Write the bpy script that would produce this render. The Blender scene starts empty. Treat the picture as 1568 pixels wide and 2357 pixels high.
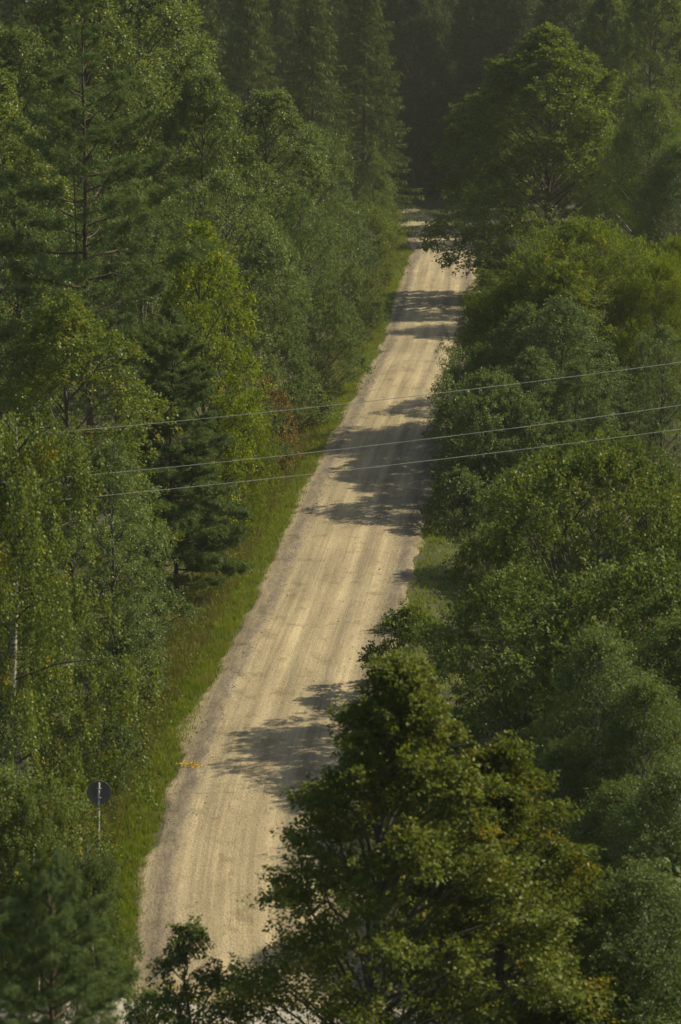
import bpy, math, random
import numpy as np
from mathutils import Vector

rng = np.random.default_rng(7)
random.seed(7)
S = bpy.context.scene
COL = S.collection

# ------------------------------------------------------------------ camera, sky, sun, exposure
CAM_H = 25.0
F_PX = 5500.0                     # focal length in units where the picture is 1568 x 2357
PW, PH = 1568.0, 2357.0
PITCH = math.atan((PH / 2 + 12) / F_PX)
cam = bpy.data.cameras.new('camera')
cam.sensor_fit = 'VERTICAL'
cam.sensor_height = 36.0
cam.lens = F_PX / PH * 36.0
cam.clip_start = 1.0
cam.clip_end = 9000
cam.dof.use_dof = True
cam.dof.focus_distance = 125
cam.dof.aperture_fstop = 1.25
camo = bpy.data.objects.new('camera', cam)
camo.location = (0, 0, CAM_H)
camo.rotation_euler = (math.pi / 2 - PITCH, 0, 0)
COL.objects.link(camo)
S.camera = camo

SUN_AZ = 17.0      # degrees from +X towards +Y
SUN_EL = 41.0
world = bpy.data.worlds.new('World')
S.world = world
world.use_nodes = True
wn = world.node_tree
sky = wn.nodes.new('ShaderNodeTexSky')
sky.sky_type = 'NISHITA'
sky.sun_disc = False
sky.sun_elevation = math.radians(SUN_EL)
sky.sun_rotation = math.radians(90 - SUN_AZ)
sky.air_density = 1.0
sky.dust_density = 2.0
bg = wn.nodes['Background']
wn.links.new(sky.outputs[0], bg.inputs[0])
bg.inputs[1].default_value = 0.10
sun = bpy.data.lights.new('sun', 'SUN')
sun.energy = 4.8
sun.angle = math.radians(0.55)
sun.color = (1.0, 0.90, 0.74)
suno = bpy.data.objects.new('sun', sun)
a, e = math.radians(SUN_AZ), math.radians(SUN_EL)
sd = Vector((math.cos(e) * math.cos(a), math.cos(e) * math.sin(a), math.sin(e)))
suno.rotation_euler = sd.to_track_quat('Z', 'Y').to_euler()
suno.location = (60, 60, 60)
COL.objects.link(suno)
S.view_settings.view_transform = 'Standard'
S.view_settings.look = 'None'
S.view_settings.gamma = 1
S.view_settings.exposure = 0.51
S.view_settings.use_white_balance = True
S.view_settings.white_balance_temperature = 7500
S.view_settings.white_balance_tint = 4
S.view_settings.use_curve_mapping = False
S.cycles.max_bounces = 6
S.cycles.diffuse_bounces = 3
S.cycles.glossy_bounces = 2
S.cycles.transmission_bounces = 4
S.cycles.volume_bounces = 0
S.cycles.use_denoising = True

# ------------------------------------------------------------------ picture -> world
CP, SP = math.cos(PITCH), math.sin(PITCH)
def ray(px, py):
    x = (px - PW / 2) / F_PX
    v = (PH / 2 - py) / F_PX
    return np.array([x, CP + v * SP, -SP + v * CP])
def ground_pt(px, py, z=0.0):
    r = ray(px, py)
    t = (z - CAM_H) / r[2]
    return np.array([r[0] * t, r[1] * t])
def at_Y(px, py, Y):
    r = ray(px, py)
    t = Y / r[1]
    return np.array([r[0] * t, Y, CAM_H + r[2] * t])
def row_of(Y, z=0.0):             # picture row of a point at distance Y, height z
    d = math.atan((CAM_H - z) / Y) - PITCH
    return PH / 2 + math.tan(d) * F_PX

# ------------------------------------------------------------------ road line
EDGE = [(292, 2357), (294, 2200), (300, 2048), (345, 1898), (395, 1768), (450, 1645), (500, 1535), (545, 1445), (595, 1353),
        (675, 1178), (765, 1000), (820, 895), (873, 800), (905, 700), (935, 610), (945, 577)]
W2 = 3.3
L = np.array([ground_pt(*p) for p in EDGE])
near0 = L[0] + (L[0] - L[2]) * 0.6
L = np.vstack([near0, L])
# smooth resample by arc length
def resample(P, step):
    d = np.r_[0, np.cumsum(np.linalg.norm(np.diff(P, axis=0), axis=1))]
    s = np.arange(0, d[-1], step)
    return np.c_[np.interp(s, d, P[:, 0]), np.interp(s, d, P[:, 1])]
def smooth(P, k):
    K = np.ones(k) / k
    Q = P.copy()
    for c in range(2):
        a_ = np.pad(P[:, c], (k // 2, k // 2), mode='reflect', reflect_type='odd')
        Q[:, c] = np.convolve(a_, K, 'valid')[:len(P)]
    return Q
L = smooth(resample(L, 1.0), 15)
T = np.gradient(L, axis=0); T /= np.linalg.norm(T, axis=1)[:, None]
Nn = np.c_[T[:, 1], -T[:, 0]]
CL = L + Nn * W2
# the bend to the left behind the spruces
end, d0 = CL[-1], math.atan2(T[-1, 1], T[-1, 0])
bend = []
ang, p = d0, end.copy()
for i in range(110):
    p = p + np.array([math.cos(ang), math.sin(ang)])
    bend.append(p.copy())
    if i > 52:
        ang = min(ang + math.radians(3.2), d0 + math.radians(76))
    elif i < 10:
        ang += math.radians(0.7)
    elif i > 24:
        ang += math.radians(0.45)
CL = smooth(np.vstack([CL, bend]), 9)
CL = resample(CL, 0.5)
T = np.gradient(CL, axis=0); T /= np.linalg.norm(T, axis=1)[:, None]
NR = np.c_[T[:, 1], -T[:, 0]]     # to the right of travel
def road_dist(x, y):
    P = np.c_[np.ravel(x), np.ravel(y)]
    out = np.empty(len(P)); idx = np.empty(len(P), int)
    C = CL[::4]
    for i in range(0, len(P), 20000):
        q = P[i:i + 20000]
        d = ((q[:, None, :] - C[None]) ** 2).sum(2)
        j = d.argmin(1)
        out[i:i + 20000] = np.sqrt(d[np.arange(len(q)), j]); idx[i:i + 20000] = j
    return out.reshape(np.shape(x)), idx.reshape(np.shape(x)) * 4
def ssmooth(a_, b_, x):
    t = np.clip((x - a_) / (b_ - a_), 0, 1)
    return t * t * (3 - 2 * t)
CROSS_Y = 53.5                    # paved road that the gravel one meets
def terrain(x, y):
    x = np.asarray(x, float); y = np.asarray(y, float)
    d, _ = road_dist(x, y)
    s = d - W2
    z = -0.06 - 0.42 * ssmooth(0.3, 2.2, s) + 0.5 * ssmooth(2.6, 6.0, s)
    z = z + ssmooth(3, 14, s) * (0.35 * np.sin(x * .21 + 1) * np.cos(y * .17) + .2 * np.sin(x * .53 + y * .31))
    c = ssmooth(6.5, 4.2, np.abs(y - CROSS_Y + 0.10 * x))
    z = z * (1 - c) + (-0.07) * c
    return z
def tz(x, y):
    return float(terrain(np.array([x]), np.array([y]))[0])

# ------------------------------------------------------------------ mesh helpers
def mesh_from(name, V, Fc, mat=None, attrs=None, uv=None, smoothf=False):
    """Fc: list of integer arrays (k, n) of faces having n corners"""
    me = bpy.data.meshes.new(name)
    V = np.asarray(V, np.float32)
    me.vertices.add(len(V)); me.vertices.foreach_set('co', V.ravel())
    Fc = [f for f in Fc if len(f)]
    loops = np.concatenate([f.ravel() for f in Fc]).astype(np.int32)
    sizes = np.concatenate([np.full(len(f), f.shape[1]) for f in Fc])
    starts = np.r_[0, np.cumsum(sizes)[:-1]].astype(np.int32)
    me.loops.add(len(loops)); me.loops.foreach_set('vertex_index', loops)
    me.polygons.add(len(sizes)); me.polygons.foreach_set('loop_start', starts)
    me.update(calc_edges=True)
    if smoothf:
        me.polygons.foreach_set('use_smooth', np.ones(len(sizes), bool))
    for k, v in (attrs or {}).items():
        at = me.attributes.new(k, 'FLOAT', 'FACE'); at.data.foreach_set('value', np.asarray(v, np.float32))
    if uv is not None:
        l = me.uv_layers.new(name='UVMap')
        l.data.foreach_set('uv', np.asarray(uv, np.float32)[loops].ravel())
    if mat: me.materials.append(mat)
    me.validate()
    return me
def link(name, me, parent=None, mat=None, **props):
    o = bpy.data.objects.new(name, me)
    COL.objects.link(o)
    if parent: o.parent = parent
    if mat and me.materials:
        o.material_slots[0].link = 'OBJECT'; o.material_slots[0].material = mat
    for k, v in props.items(): o[k] = v
    return o
def empty(name, loc, rz=0, sc=(1, 1, 1), **props):
    o = bpy.data.objects.new(name, None)
    o.location = loc; o.rotation_euler = (0, 0, rz); o.scale = sc
    o.empty_display_size = 0.3
    COL.objects.link(o)
    for k, v in props.items(): o[k] = v
    return o
def unit(v):
    return v / np.maximum(np.linalg.norm(v, axis=-1, keepdims=True), 1e-9)
def rnd_unit(n, g):
    return unit(g.normal(size=(n, 3)))
def leaf_quads(P, A, Lg, Wd, g, roll=None):
    """kite-shaped leaves: base P, axis A, lengths Lg, widths Wd"""
    n = len(P)
    A = unit(A)
    Sd = unit(np.cross(A, rnd_unit(n, g) if roll is None else roll))
    Lg = np.broadcast_to(Lg, (n,))[:, None]; Wd = np.broadcast_to(Wd, (n,))[:, None]
    V = np.empty((n, 4, 3))
    V[:, 0] = P
    V[:, 1] = P + A * Lg * .45 + Sd * Wd * .5
    V[:, 2] = P + A * Lg
    V[:, 3] = P + A * Lg * .45 - Sd * Wd * .5
    F = np.arange(4 * n).reshape(n, 4)
    return V.reshape(-1, 3), F
class Tubes:
    def __init__(s): s.V, s.F, s.n = [], [], 0
    def add(s, pts, rad, k=6):
        pts = np.asarray(pts, float); rad = np.broadcast_to(rad, (len(pts),))
        t = unit(np.gradient(pts, axis=0))
        ref = np.array([0.3, 0.2, 1.0]) if abs(t[0, 2]) < .9 else np.array([1.0, 0.2, 0])
        u = unit(np.cross(t, ref)); v = np.cross(t, u)
        a_ = np.arange(k) / k * 2 * math.pi
        ring = pts[:, None] + rad[:, None, None] * (np.cos(a_)[None, :, None] * u[:, None] + np.sin(a_)[None, :, None] * v[:, None])
        s.V.append(ring.reshape(-1, 3))
        m = len(pts)
        i = np.arange(m - 1)[:, None] * k; j = np.arange(k)[None]; j2 = (j + 1) % k
        q = np.stack([i + j, i + j2, i + k + j2, i + k + j], -1).reshape(-1, 4) + s.n
        s.F.append(q); s.n += m * k
    def mesh(s, name, mat):
        return mesh_from(name, np.vstack(s.V), [np.vstack(s.F)], mat, smoothf=True)
def curve(p0, p1, sag, n, g, wob=0.0):
    t = np.linspace(0, 1, n)[:, None]
    p0, p1 = np.asarray(p0, float), np.asarray(p1, float)
    P = p0 + (p1 - p0) * t
    P[:, 2] += (sag * 4 * t * (1 - t))[:, 0]
    if wob:
        w = np.cumsum(g.normal(size=(n, 3)) * wob, axis=0); w -= w[0] + (w[-1] - w[0]) * t
        P += w
    return P

# ------------------------------------------------------------------ materials
def nt(m):
    m.use_nodes = True
    n = m.node_tree; n.nodes.clear()
    return n, n.nodes.new('ShaderNodeOutputMaterial')
def leaf_mat(name, dark, light, odd=None, odd_amt=0.0, gloss=0.10, trans=0.32, rough=0.52, patch=0.5):
    m = bpy.data.materials.new(name); n, out = nt(m); N, K = n.nodes, n.links
    at = N.new('ShaderNodeAttribute'); at.attribute_name = 'tone'
    tc = N.new('ShaderNodeTexCoord')
    no = N.new('ShaderNodeTexNoise'); no.inputs['Scale'].default_value = 0.55; no.inputs['Detail'].default_value = 3
    K.new(tc.outputs['Object'], no.inputs['Vector'])
    oi = N.new('ShaderNodeObjectInfo')
    # factor = tone*.6 + noise patch + per tree
    a1 = N.new('ShaderNodeMath'); a1.operation = 'MULTIPLY_ADD'; K.new(no.outputs[0], a1.inputs[0]); a1.inputs[1].default_value = patch * 2; a1.inputs[2].default_value = -patch
    a2 = N.new('ShaderNodeMath'); a2.operation = 'ADD'; K.new(at.outputs['Fac'], a2.inputs[0]); K.new(a1.outputs[0], a2.inputs[1])
    a3 = N.new('ShaderNodeMath'); a3.operation = 'MULTIPLY_ADD'; K.new(oi.outputs['Random'], a3.inputs[0]); a3.inputs[1].default_value = .3; a3.inputs[2].default_value = -.15
    a4 = N.new('ShaderNodeMath'); a4.operation = 'ADD'; a4.use_clamp = True; K.new(a2.outputs[0], a4.inputs[0]); K.new(a3.outputs[0], a4.inputs[1])
    mx = N.new('ShaderNodeMix'); mx.data_type = 'RGBA'
    mx.inputs[6].default_value = (*dark, 1); mx.inputs[7].default_value = (*light, 1); K.new(a4.outputs[0], mx.inputs[0])
    col = mx.outputs[2]
    if odd:
        at2 = N.new('ShaderNodeAttribute'); at2.attribute_name = 'odd'
        no2 = N.new('ShaderNodeTexNoise'); no2.inputs['Scale'].default_value = 0.9; no2.inputs['Detail'].default_value = 2
        K.new(tc.outputs['Object'], no2.inputs['Vector'])
        b1 = N.new('ShaderNodeMath'); b1.operation = 'MULTIPLY_ADD'; K.new(no2.outputs[0], b1.inputs[0]); b1.inputs[1].default_value = 1.6; b1.inputs[2].default_value = -.8
        b2 = N.new('ShaderNodeMath'); b2.operation = 'ADD'; K.new(b1.outputs[0], b2.inputs[0]); K.new(at2.outputs['Fac'], b2.inputs[1])
        b3 = N.new('ShaderNodeMath'); b3.operation = 'GREATER_THAN'; K.new(b2.outputs[0], b3.inputs[0]); b3.inputs[1].default_value = 1 - odd_amt
        b4 = N.new('ShaderNodeMath'); b4.operation = 'MULTIPLY'; b4.inputs[1].default_value = .8; K.new(b3.outputs[0], b4.inputs[0])
        m2 = N.new('ShaderNodeMix'); m2.data_type = 'RGBA'; K.new(b4.outputs[0], m2.inputs[0]); K.new(col, m2.inputs[6]); m2.inputs[7].default_value = (*odd, 1)
        col = m2.outputs[2]
    di = N.new('ShaderNodeBsdfDiffuse'); K.new(col, di.inputs[0])
    tr = N.new('ShaderNodeBsdfTranslucent')
    tm = N.new('ShaderNodeMix'); tm.data_type = 'RGBA'; tm.blend_type = 'MULTIPLY'; tm.inputs[0].default_value = 1
    K.new(col, tm.inputs[6]); tm.inputs[7].default_value = (1.5, 1.45, .55, 1)
    K.new(tm.outputs[2], tr.inputs[0])
    s1 = N.new('ShaderNodeMixShader'); s1.inputs[0].default_value = trans
    K.new(di.outputs[0], s1.inputs[1]); K.new(tr.outputs[0], s1.inputs[2])
    gl = N.new('ShaderNodeBsdfGlossy'); gl.inputs['Roughness'].default_value = rough; gl.inputs[0].default_value = (.55, .62, .5, 1)
    s2 = N.new('ShaderNodeMixShader'); s2.inputs[0].default_value = gloss * .6
    K.new(s1.outputs[0], s2.inputs[1]); K.new(gl.outputs[0], s2.inputs[2])
    K.new(s2.outputs[0], out.inputs[0])
    return m
def noise_mat(name, c1, c2, scale=(1, 1, 1), ns=3.0, rough=.9, bump=.4, detail=6):
    m = bpy.data.materials.new(name); n, out = nt(m); N, K = n.nodes, n.links
    tc = N.new('ShaderNodeTexCoord'); mp = N.new('ShaderNodeMapping'); mp.inputs['Scale'].default_value = scale
    K.new(tc.outputs['Object'], mp.inputs[0])
    no = N.new('ShaderNodeTexNoise'); no.inputs['Scale'].default_value = ns; no.inputs['Detail'].default_value = detail
    K.new(mp.outputs[0], no.inputs['Vector'])
    r = N.new('ShaderNodeValToRGB'); r.color_ramp.elements[0].position = .35; r.color_ramp.elements[1].position = .65
    r.color_ramp.elements[0].color = (*c1, 1); r.color_ramp.elements[1].color = (*c2, 1)
    K.new(no.outputs[0], r.inputs[0])
    b = N.new('ShaderNodeBsdfPrincipled'); b.inputs['Roughness'].default_value = rough
    K.new(r.outputs[0], b.inputs['Base Color'])
    if bump:
        bp = N.new('ShaderNodeBump'); bp.inputs['Strength'].default_value = bump; bp.inputs['Distance'].default_value = .03
        K.new(no.outputs[0], bp.inputs['Height']); K.new(bp.outputs[0], b.inputs['Normal'])
    K.new(b.outputs[0], out.inputs[0])
    return m
M = {}
M['maple'] = leaf_mat('maple_leaves', (0.050, 0.074, 0.012), (0.120, 0.146, 0.020), (.24, .17, .010), .08, gloss=.05, trans=.42)
M['birch'] = leaf_mat('birch_leaves', (0.058, 0.090, 0.022), (0.132, 0.174, 0.038), (.30, .22, .015), .08, gloss=.06, trans=.42)
M['birch_green'] = leaf_mat('young_birch_leaves', (0.048, 0.082, 0.025), (0.108, 0.150, 0.042), (.2, .19, .02), .04, gloss=.06, trans=.4)
M['alder'] = leaf_mat('alder_leaves', (0.050, 0.084, 0.033), (0.120, 0.168, 0.061), (.18, .18, .05), .03, gloss=.07, trans=.36)
M['aspen'] = leaf_mat('aspen_leaves', (0.052, 0.084, 0.027), (0.124, 0.168, 0.054), (.22, .23, .03), .05, gloss=.07, trans=.38)
M['willow'] = leaf_mat('willow_leaves', (0.055, 0.088, 0.017), (0.130, 0.170, 0.025), (.24, .23, .012), .12, gloss=.04, trans=.45)
M['linden'] = leaf_mat('linden_leaves', (0.048, 0.079, 0.019), (0.126, 0.168, 0.033), (.16, .18, .012), .06, gloss=.05, trans=.4)
M['hazel'] = leaf_mat('hazel_leaves', (0.048, 0.077, 0.021), (0.120, 0.156, 0.035), (.20, .17, .04), .04, gloss=.06, trans=.38)
M['limegreen'] = leaf_mat('yellow_green_leaves', (.070, .110, .008), (.170, .215, .012), (.28, .25, .01), .10, gloss=.04, trans=.45)
M['rust'] = leaf_mat('rusty_leaves', (.090, .070, .030), (.20, .125, .055), (.09, .10, .02), .2, gloss=.04)
M['spruce'] = leaf_mat('spruce_needles', (0.041, 0.062, 0.019), (0.108, 0.138, 0.035), gloss=.03, trans=.2)
M['pine'] = leaf_mat('pine_needles', (0.050, 0.086, 0.035), (0.114, 0.162, 0.058), gloss=.04, trans=.2)
M['dark'] = leaf_mat('shade_darkened_forest_leaves', (0.026, 0.040, 0.019), (0.068, 0.094, 0.035), gloss=.04, trans=.25)  # backlit shade of the far forest put into a darker leaf colour
M['bark'] = noise_mat('grey_brown_bark', (.035, .030, .024), (.085, .072, .056), (1, 1, .3), 8)
M['pinebark'] = noise_mat('red_brown_pine_bark', (.035, .026, .019), (.095, .060, .038), (1, 1, .3), 7)
M['birchbark'] = noise_mat('white_birch_bark', (.08, .075, .065), (.45, .43, .38), (.5, .5, 3), 3)
M['ground'] = noise_mat('forest_floor', (.022, .026, .010), (.055, .055, .022), (1, 1, 1), .8)

# ------------------------------------------------------------------ tree generators (meshes, cached)
def profile(kind, t):
    if kind == 'round': return np.sqrt(np.clip(1 - (2 * t - .9) ** 2 / 1.22, 0, 1))
    if kind == 'ovoid': return np.clip(np.sin(math.pi * np.clip(t, 0, 1) ** .75) ** .7, .12, 1)
    if kind == 'cone': return np.clip((1 - t) ** 1.1 + .01, 0, 1) * ssmooth(-.3, .1, t)
    if kind == 'broadlow': return np.clip(np.sin(math.pi * np.clip(t, 0.004, 1) ** .5) ** .6, .1, 1)
    if kind == 'column': return np.clip(np.sin(math.pi * np.clip(t, 0, 1) ** .6) ** .45, .15, 1)
def broadleaf(seed, H, R, cb, kind, nl, ns, nlv, ls, wf=.65, lobe=.33, spray=.55, droop=.25, spread=.13, stems=1, bark='bark', up=.5, flat=.7):
    g = np.random.default_rng(seed)
    tub = Tubes()
    # crown lobes carried by limbs
    tt = (np.arange(nl) + g.uniform(0, 1, nl)) / nl
    tt = tt ** .9
    pr = profile(kind, tt)
    an = np.arange(nl) * 2.39996 + g.uniform(-.5, .5, nl)
    rr = R * pr * np.sqrt(g.uniform(.12, .75, nl)) if kind != 'cone' else R * pr * np.sqrt(g.uniform(.06, 1.0, nl))
    rr[tt > .93] *= .3
    z = cb + (H - cb) * tt * .96
    C = np.c_[rr * np.cos(an), rr * np.sin(an), z]
    lr = R * lobe * g.uniform(.75, 1.3, nl) * ((.28 + .72 * pr) if kind == 'cone' else (.45 + .55 * pr))
    outw = unit(np.c_[C[:, 0], C[:, 1], np.zeros(nl)] + 1e-6)
    # trunk(s)
    for s in range(stems):
        off = np.array([0, 0, 0.]) if stems == 1 else np.array([math.cos(s * 2.1 + 1), math.sin(s * 2.1 + 1), 0]) * .25
        top = np.array([off[0] * (4 if stems > 1 else 0) + g.normal() * .2, off[1] * 4 + g.normal() * .2, H * (.9 if stems == 1 else .75)])
        pts = curve(off - [0, 0, .4], top, 0, 12, g, .08)
        r0 = H * .0125 / math.sqrt(stems)
        tub.add(pts, np.linspace(r0 * 1.25, r0 * .12, 12), 7)
        if s == 0: tp = pts
    for i in range(nl):
        zz = max(cb * .5, C[i, 2] - rr[i] * .8 - .6)
        k = np.interp(zz, tp[:, 2], np.arange(12))
        p0 = np.array([np.interp(k, np.arange(12), tp[:, c]) for c in range(3)])
        tub.add(curve(p0, C[i], .1, 6, g, .05), np.linspace(H * .004, .018, 6), 4)
        for _ in range(4):
            q = C[i] + unit(g.normal(size=3) + outw[i]) * lr[i] * .8
            tub.add(curve(C[i], q, .05, 3, g), np.linspace(.016, .006, 3), 3)
    # sprays
    n = nl * ns
    li = np.repeat(np.arange(nl), ns)
    v = unit(rnd_unit(n, g) + outw[li] * .55 + np.array([0, 0, up]))
    base = C[li] + v * (lr[li] * g.uniform(.25, .95, n) ** .6)[:, None] * np.array([1, 1, flat])
    if kind == 'cone':        # layered boughs reaching outwards
        base += outw[li] * (g.uniform(-.9, .9, n) * lr[li])[:, None]
        base[:, 2] -= .12 * g.uniform(0, 1, n) * lr[li]
    d = unit(v + rnd_unit(n, g) * .6 + np.array([0, 0, .25 - droop]))
    if kind == 'cone': d = unit(outw[li] * .7 + v * .4 + rnd_unit(n, g) * .5 + np.array([0, 0, .05]) + tt[li][:, None] ** 2 * np.array([0, 0, 1.1]))
    sl = spray * g.uniform(.5, 1.3, n) * (.5 + .5 * pr[li] if kind == 'cone' else 1)
    m = n * nlv
    si = np.repeat(np.arange(n), nlv)
    u = g.uniform(0, 1, m)
    P = base[si] + d[si] * (u * sl[si])[:, None] + g.normal(size=(m, 3)) * (spread * (1 - .6 * u))[:, None]
    P[:, 2] -= droop * .35 * u ** 2 * sl[si]
    A = unit(d[si] * .8 + rnd_unit(m, g) * .9 + np.array([0, 0, -droop * 1.2]))
    # broad faces tend to look up
    roll = unit(rnd_unit(m, g) * .7 + np.array([.25, -.1, 1.0]))
    Lg = ls * g.uniform(.6, 1.15, m)
    V, F = leaf_quads(P, A, Lg, Lg * wf, g, roll=roll)
    tone = np.clip(g.normal(.5, .22, m) + np.repeat(g.normal(0, .12, n), nlv), 0, 1)
    odd = g.uniform(0, 1, m) * .5 + np.repeat(g.uniform(0, .5, n), nlv)
    crown = mesh_from('crown', V, [F], M['alder'], {'tone': tone, 'odd': odd})
    return tub.mesh('trunk', M[bark]), crown, H
def weeping(seed, H, R, nst, nlv, ls):
    g = np.random.default_rng(seed)
    tub = Tubes()
    tp = curve([0, 0, -.4], [.3, .2, H * .93], 0, 14, g, .1)
    tub.add(tp, np.linspace(.19, .03, 14), 8)
    limbs = Tubes()
    P_, A_, T_, O_ = [], [], [], []
    nb = 34
    for b in range(nb):
        t = (b + g.uniform()) / nb
        zz = H * (.16 + .76 * t)
        an = b * 2.4 + g.uniform(-.4, .4)
        ln = R * (1.05 - .65 * t ** 2) * g.uniform(.75, 1.1)
        p0 = np.array([np.interp(zz, tp[:, 2], tp[:, c]) for c in range(3)])
        p1 = p0 + np.array([math.cos(an) * ln, math.sin(an) * ln, ln * g.uniform(.15, .5) + .2])
        bp = curve(p0, p1, .35, 7, g, .05)
        limbs.add(bp, np.linspace(.045, .008, 7), 5)
        for s in range(nst):
            u = g.uniform(.15, 1.05)
            q = np.array([np.interp(u * 6, np.arange(7), bp[:, c]) for c in range(3)]) + g.normal(size=3) * .22
            hang = g.uniform(.9, 2.7) * (1.0 - .3 * t)
            k = int(nlv * hang)
            uu = g.uniform(0, 1, k)
            sway = g.normal(size=2) * .28
            pp = q + np.c_[sway[0] * uu ** 1.3 + g.normal(size=k) * .075, sway[1] * uu ** 1.3 + g.normal(size=k) * .075, -hang * uu]
            P_.append(pp); A_.append(unit(rnd_unit(k, g) * .7 + np.array([0, 0, -1.0])))
            T_.append(np.clip(g.normal(.5, .2, k) + g.normal() * .12, 0, 1)); O_.append(g.uniform(0, 1, k) * .6 + g.uniform(0, .4))
            if s % 4 == 0: limbs.add(curve(q, q + [sway[0], sway[1], -hang], 0, 3, g), .006, 3)
    # upper crown filled out with short sprays
    P = np.vstack(P_); A = np.vstack(A_); n = len(P)
    Lg = ls * g.uniform(.7, 1.25, n)
    V, F = leaf_quads(P, A, Lg, Lg * .72, g)
    return tub.mesh('trunk', M['birchbark']), mesh_from('crown', V, [F], M['birch'], {'tone': np.concatenate(T_), 'odd': np.concatenate(O_)}), H, limbs.mesh('branches', M['bark'])
def spruce(seed, H, R, per=95):
    g = np.random.default_rng(seed)
    tub = Tubes()
    tp = curve([0, 0, -.4], [0, 0, H], 0, 14, g, .03)
    tub.add(tp, np.linspace(H * .009, .01, 14), 7)
    P_, A_, L_, T_ = [], [], [], []
    z = H * .05; k = 0
    while z < H - .3:
        t = z / H
        rad = R * (1 - t) ** .72 * g.uniform(.88, 1.08) + .15
        nb = 6 if t < .85 else 4
        for b in range(nb):
            an = k * .7 + b * 2 * math.pi / nb + g.uniform(-.25, .25)
            r_ = rad * g.uniform(.72, 1.12)
            dr = np.array([math.cos(an), math.sin(an), 0])
            # bough: out and down, tip curving up
            m = 7
            u = np.linspace(0, 1, m)
            bp = np.array([0, 0, z + g.uniform(-.15, .15)]) + dr * (u * r_)[:, None]
            bp[:, 2] += -r_ * .42 * u + r_ * .20 * u ** 3 + .12
            tub.add(bp[::2], np.linspace(.03, .008, 4), 3)
            # twigs
            c = int(per * (.25 + .75 * r_ / R))
            uu = g.uniform(.12, 1, c) ** .7
            q = np.c_[np.interp(uu, u, bp[:, 0]), np.interp(uu, u, bp[:, 1]), np.interp(uu, u, bp[:, 2])]
            side = np.array([-dr[1], dr[0], 0])
            sgn = g.choice([-1, 1], c)[:, None]
            w_ = g.uniform(0, 1, c)[:, None]
            wid = (.10 + .28 * r_ * .35 * (1.1 - uu))[:, None]
            q = q + side * sgn * w_ * wid
            hang = g.uniform(0, 1, c) < .5
            Aq = np.where(hang[:, None], unit(rnd_unit(c, g) * .35 + side * sgn * .25 + dr * .25 + np.array([0, 0, -1.0])),
                          unit(side * sgn * .8 + dr * .9 + rnd_unit(c, g) * .35 + np.array([0, 0, .1])))
            P_.append(q); A_.append(Aq); L_.append(np.where(hang, g.uniform(.25, .7, c), g.uniform(.18, .42, c)))
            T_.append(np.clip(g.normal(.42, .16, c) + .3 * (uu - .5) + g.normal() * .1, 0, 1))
        z += .42 + .30 * (1 - t); k += 1
    P = np.vstack(P_); A = np.vstack(A_); Lg = np.concatenate(L_)
    V, F = leaf_quads(P, A, Lg, Lg * .0 + .07, g)
    n = len(P)
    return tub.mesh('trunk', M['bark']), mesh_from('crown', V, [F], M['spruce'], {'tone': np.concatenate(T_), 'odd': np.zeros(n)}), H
def pine_bough(g, ln, tufts, nn, nl=.13, nw=.013, dead=False):
    """one bough along +X from the origin: limb mesh and needle mesh"""
    tub = Tubes()
    m = 8; u = np.linspace(0, 1, m)
    side = g.normal() * .1
    bp = np.c_[u * ln, side * ln * u ** 2, ln * (.02 * u + .16 * u ** 2) + np.cumsum(g.normal(size=m)) * .025]
    bp[0] = 0
    tub.add(bp, np.linspace(.012 + .011 * ln, .012, m), 5)
    C_ = []
    nt_ = max(5, int(ln * 4.2))
    for i in range(nt_):
        a_ = g.uniform(.16, 1.0) if not dead else g.uniform(.2, 1)
        p0 = np.array([np.interp(a_, u, bp[:, c]) for c in range(3)])
        sg = (-1) ** i
        tl = ln * .34 * (1.25 - a_) * g.uniform(.7, 1.3) + .18
        dv = unit(np.array([.75, sg * .8, .22]) + g.normal(size=3) * .15)
        p1 = p0 + dv * tl
        tub.add(curve(p0, p1, .03, 4, g, .02), np.linspace(.014, .005, 4), 3)
        k = max(2, int(tufts / nt_))
        w = g.uniform(.15, 1, k) ** .6
        C_.append(p0 + (p1 - p0) * w[:, None] + g.normal(size=(k, 3)) * np.array([.14, .14, .09]))
    limb = tub
    if dead: return limb, None
    C = np.vstack(C_)
    n = len(C) * nn
    ci = np.repeat(np.arange(len(C)), nn)
    ax = unit(rnd_unit(len(C), g) * .5 + np.array([.6, 0, .55]))
    A = unit(ax[ci] * .75 + rnd_unit(n, g) * .85)
    P = C[ci] + rnd_unit(n, g) * .03
    Lg = nl * g.uniform(.7, 1.2, n)
    V, F = leaf_quads(P, A, Lg, nw, g)
    tone = np.clip(np.repeat(g.normal(.45, .2, len(C)), nn) + g.normal(0, .12, n), 0, 1)
    return limb, mesh_from('needles', V, [F], M['pine'], {'tone': tone, 'odd': np.zeros(n)})

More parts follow.
